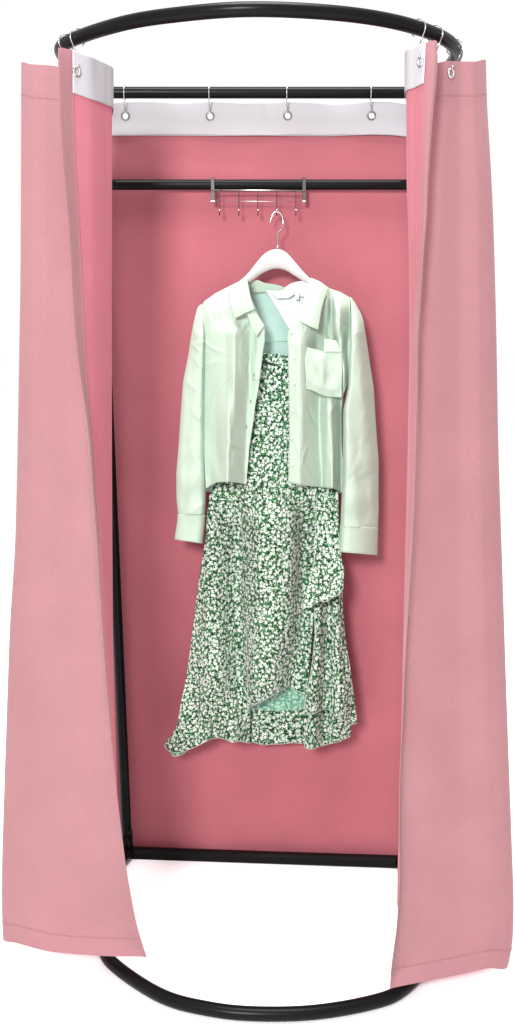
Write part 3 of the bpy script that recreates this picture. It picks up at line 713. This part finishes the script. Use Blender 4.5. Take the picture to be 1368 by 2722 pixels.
keep('LB', 'skirt_front', coons([(640, 1314), (740, 1322), (880, 1314)], [(657, 1880), (680, 1872), (700, 1861), (735, 1842), (766, 1824), (790, 1836), (816, 1850)],
      [(640, 1314), (646, 1480), (652, 1640), (657, 1755), (657, 1880)], [(880, 1314), (862, 1420), (846, 1500), (828, 1700), (816, 1850)], 80, 110,
      lambda x, y, u, v: -.0585 - pS(x, y) - edgeS(x, y) * .6 - .014 * v), [floral_out, floral_in], dress, .0012, uv_off=(.43, .19), inner=1)
# hem tip at the left turning over
keep('B', 'hem_ruffle', coons([(446, 1985), (470, 1988), (520, 1975)], [(455, 2006), (463, 2011), (478, 2008), (492, 2000)], [(446, 1985), (455, 2006)], [(520, 1975), (492, 2000)], 24, 10,
      lambda x, y, u, v: -.058 - .006 * math.sin(x / 9)), [floral_in, floral_in], dress, .0012, uv_off=(.2, .6))
# flounce down the right side
pF = profile([(1560, [(832, 8), (850, 16), (872, 2), (892, 12), (912, 0)]), (1700, [(826, 4), (846, 18), (870, 0), (898, 16), (919, 0)]),
              (1850, [(810, 6), (836, 22), (866, -2), (896, 18), (915, 16), (940, 0)]), (1990, [(808, 6), (832, 20), (862, -2), (890, 12), (912, 4), (931, 0)])], 4)
keep('LB', 'flounce', coons([(824, 1860), (870, 1868), (932, 1870)], [(808, 1986), (820, 1991), (835, 1990), (850, 1984), (874, 1977), (900, 1972), (931, 1957)],
      [(824, 1860), (821, 1908), (813, 1950), (808, 1986)], [(932, 1870), (933, 1920), (931, 1957)], 50, 40,
      lambda x, y, u, v: -.072 - pF(x, y) * 1.8 - .02 * v), [floral_out, floral_in], dress, .0012, uv_off=(.71, .5), inner=1)
keep('LB', 'flounce', coons([(834, 1545), (872, 1540), (911, 1535)], [(808, 1880), (816, 1893), (832, 1899), (852, 1888), (872, 1884), (894, 1908), (912, 1915), (930, 1926), (949, 1922)],
      [(834, 1545), (835, 1630), (837, 1690), (830, 1760), (818, 1830), (808, 1880)], [(911, 1535), (911, 1622), (919, 1706), (931, 1775), (940, 1844), (949, 1922)], 60, 90,
      lambda x, y, u, v: -.078 - pF(x, y) * 1.9 - .030 * v), [floral_out, floral_in], dress, .0012, uv_off=(.87, .1), inner=1)
keep('LB', 'flounce', coons([(842, 1318), (866, 1316), (898, 1306)], [(805, 1611), (818, 1615), (832, 1606), (850, 1597), (866, 1600), (884, 1586), (900, 1582), (913, 1560)],
      [(842, 1318), (838, 1420), (835, 1492), (822, 1550), (805, 1611)], [(898, 1306), (900, 1379), (902, 1439), (908, 1483), (915, 1515), (913, 1560)], 50, 70,
      lambda x, y, u, v: -.078 - .055 * v ** 2 - .030 * math.sin(min(1, u * .8 + .1) * PI) * v - .010 * math.sin(x / 7.5) * max(0, v - .45)), [floral_out, floral_in], dress, .0012, uv_off=(.33, .77), inner=1)
def hem(G, side, pick=None):
    pts = G[-1] if side == 'B' else [row[0] for row in G] if side == 'L' else [row[-1] for row in G]
    tube('hem_stitching', [p + Vector((0, -.0006, 0)) for p in (pts[pick[0]:pick[1]] if pick else pts)], .00055, thread, dress, 6)
for G, sides in SKIRTS:
    for sd in sides: hem(G, sd, (74, None) if sides == 'LB' and sd == 'L' and len(G) == 110 else None)

# ---------------------------------------------------------------- light
w = bpy.data.worlds.new('World'); bpy.context.scene.world = w; w.use_nodes = True
w.node_tree.nodes['Background'].inputs['Color'].default_value = (1, 1, 1, 1)
w.node_tree.nodes['Background'].inputs['Strength'].default_value = 1.06
def area(name, loc, aim, size, power, col=(1, 1, 1)):
    l = bpy.data.lights.new(name, 'AREA'); l.shape = 'DISK'; l.size = size; l.energy = power; l.color = col
    o = bpy.data.objects.new(name, l); C.objects.link(o); o.location = loc
    o.rotation_euler = (Vector(aim) - Vector(loc)).to_track_quat('-Z', 'Y').to_euler(); return o
area('key_light', (-1.0, -4.6, 2.6), (0, 0, 1.0), .9, 310)
area('top_light', (0.0, -.75, 5.2), (0, -.45, 0), 2.2, 300)

# ---------------------------------------------------------------- camera
cam = bpy.data.cameras.new('camera'); co = bpy.data.objects.new('camera', cam); C.objects.link(co)
cam.sensor_fit = 'VERTICAL'; cam.sensor_height = 36.0; cam.lens = 36.0 * F / 2722; cam.clip_end = 300; cam.clip_start = .05
co.location = (0, -CD, CZ); co.rotation_euler = (PI / 2 - TH, 0, 0)
sc = bpy.context.scene; sc.camera = co
sc.render.resolution_x = 515; sc.render.resolution_y = 1024
sc.view_settings.view_transform = 'Standard'; sc.view_settings.look = 'None'; sc.view_settings.exposure = 0; sc.view_settings.gamma = 1
sc.view_settings.use_curve_mapping = False
sc.cycles.max_bounces = 10; sc.cycles.diffuse_bounces = 6
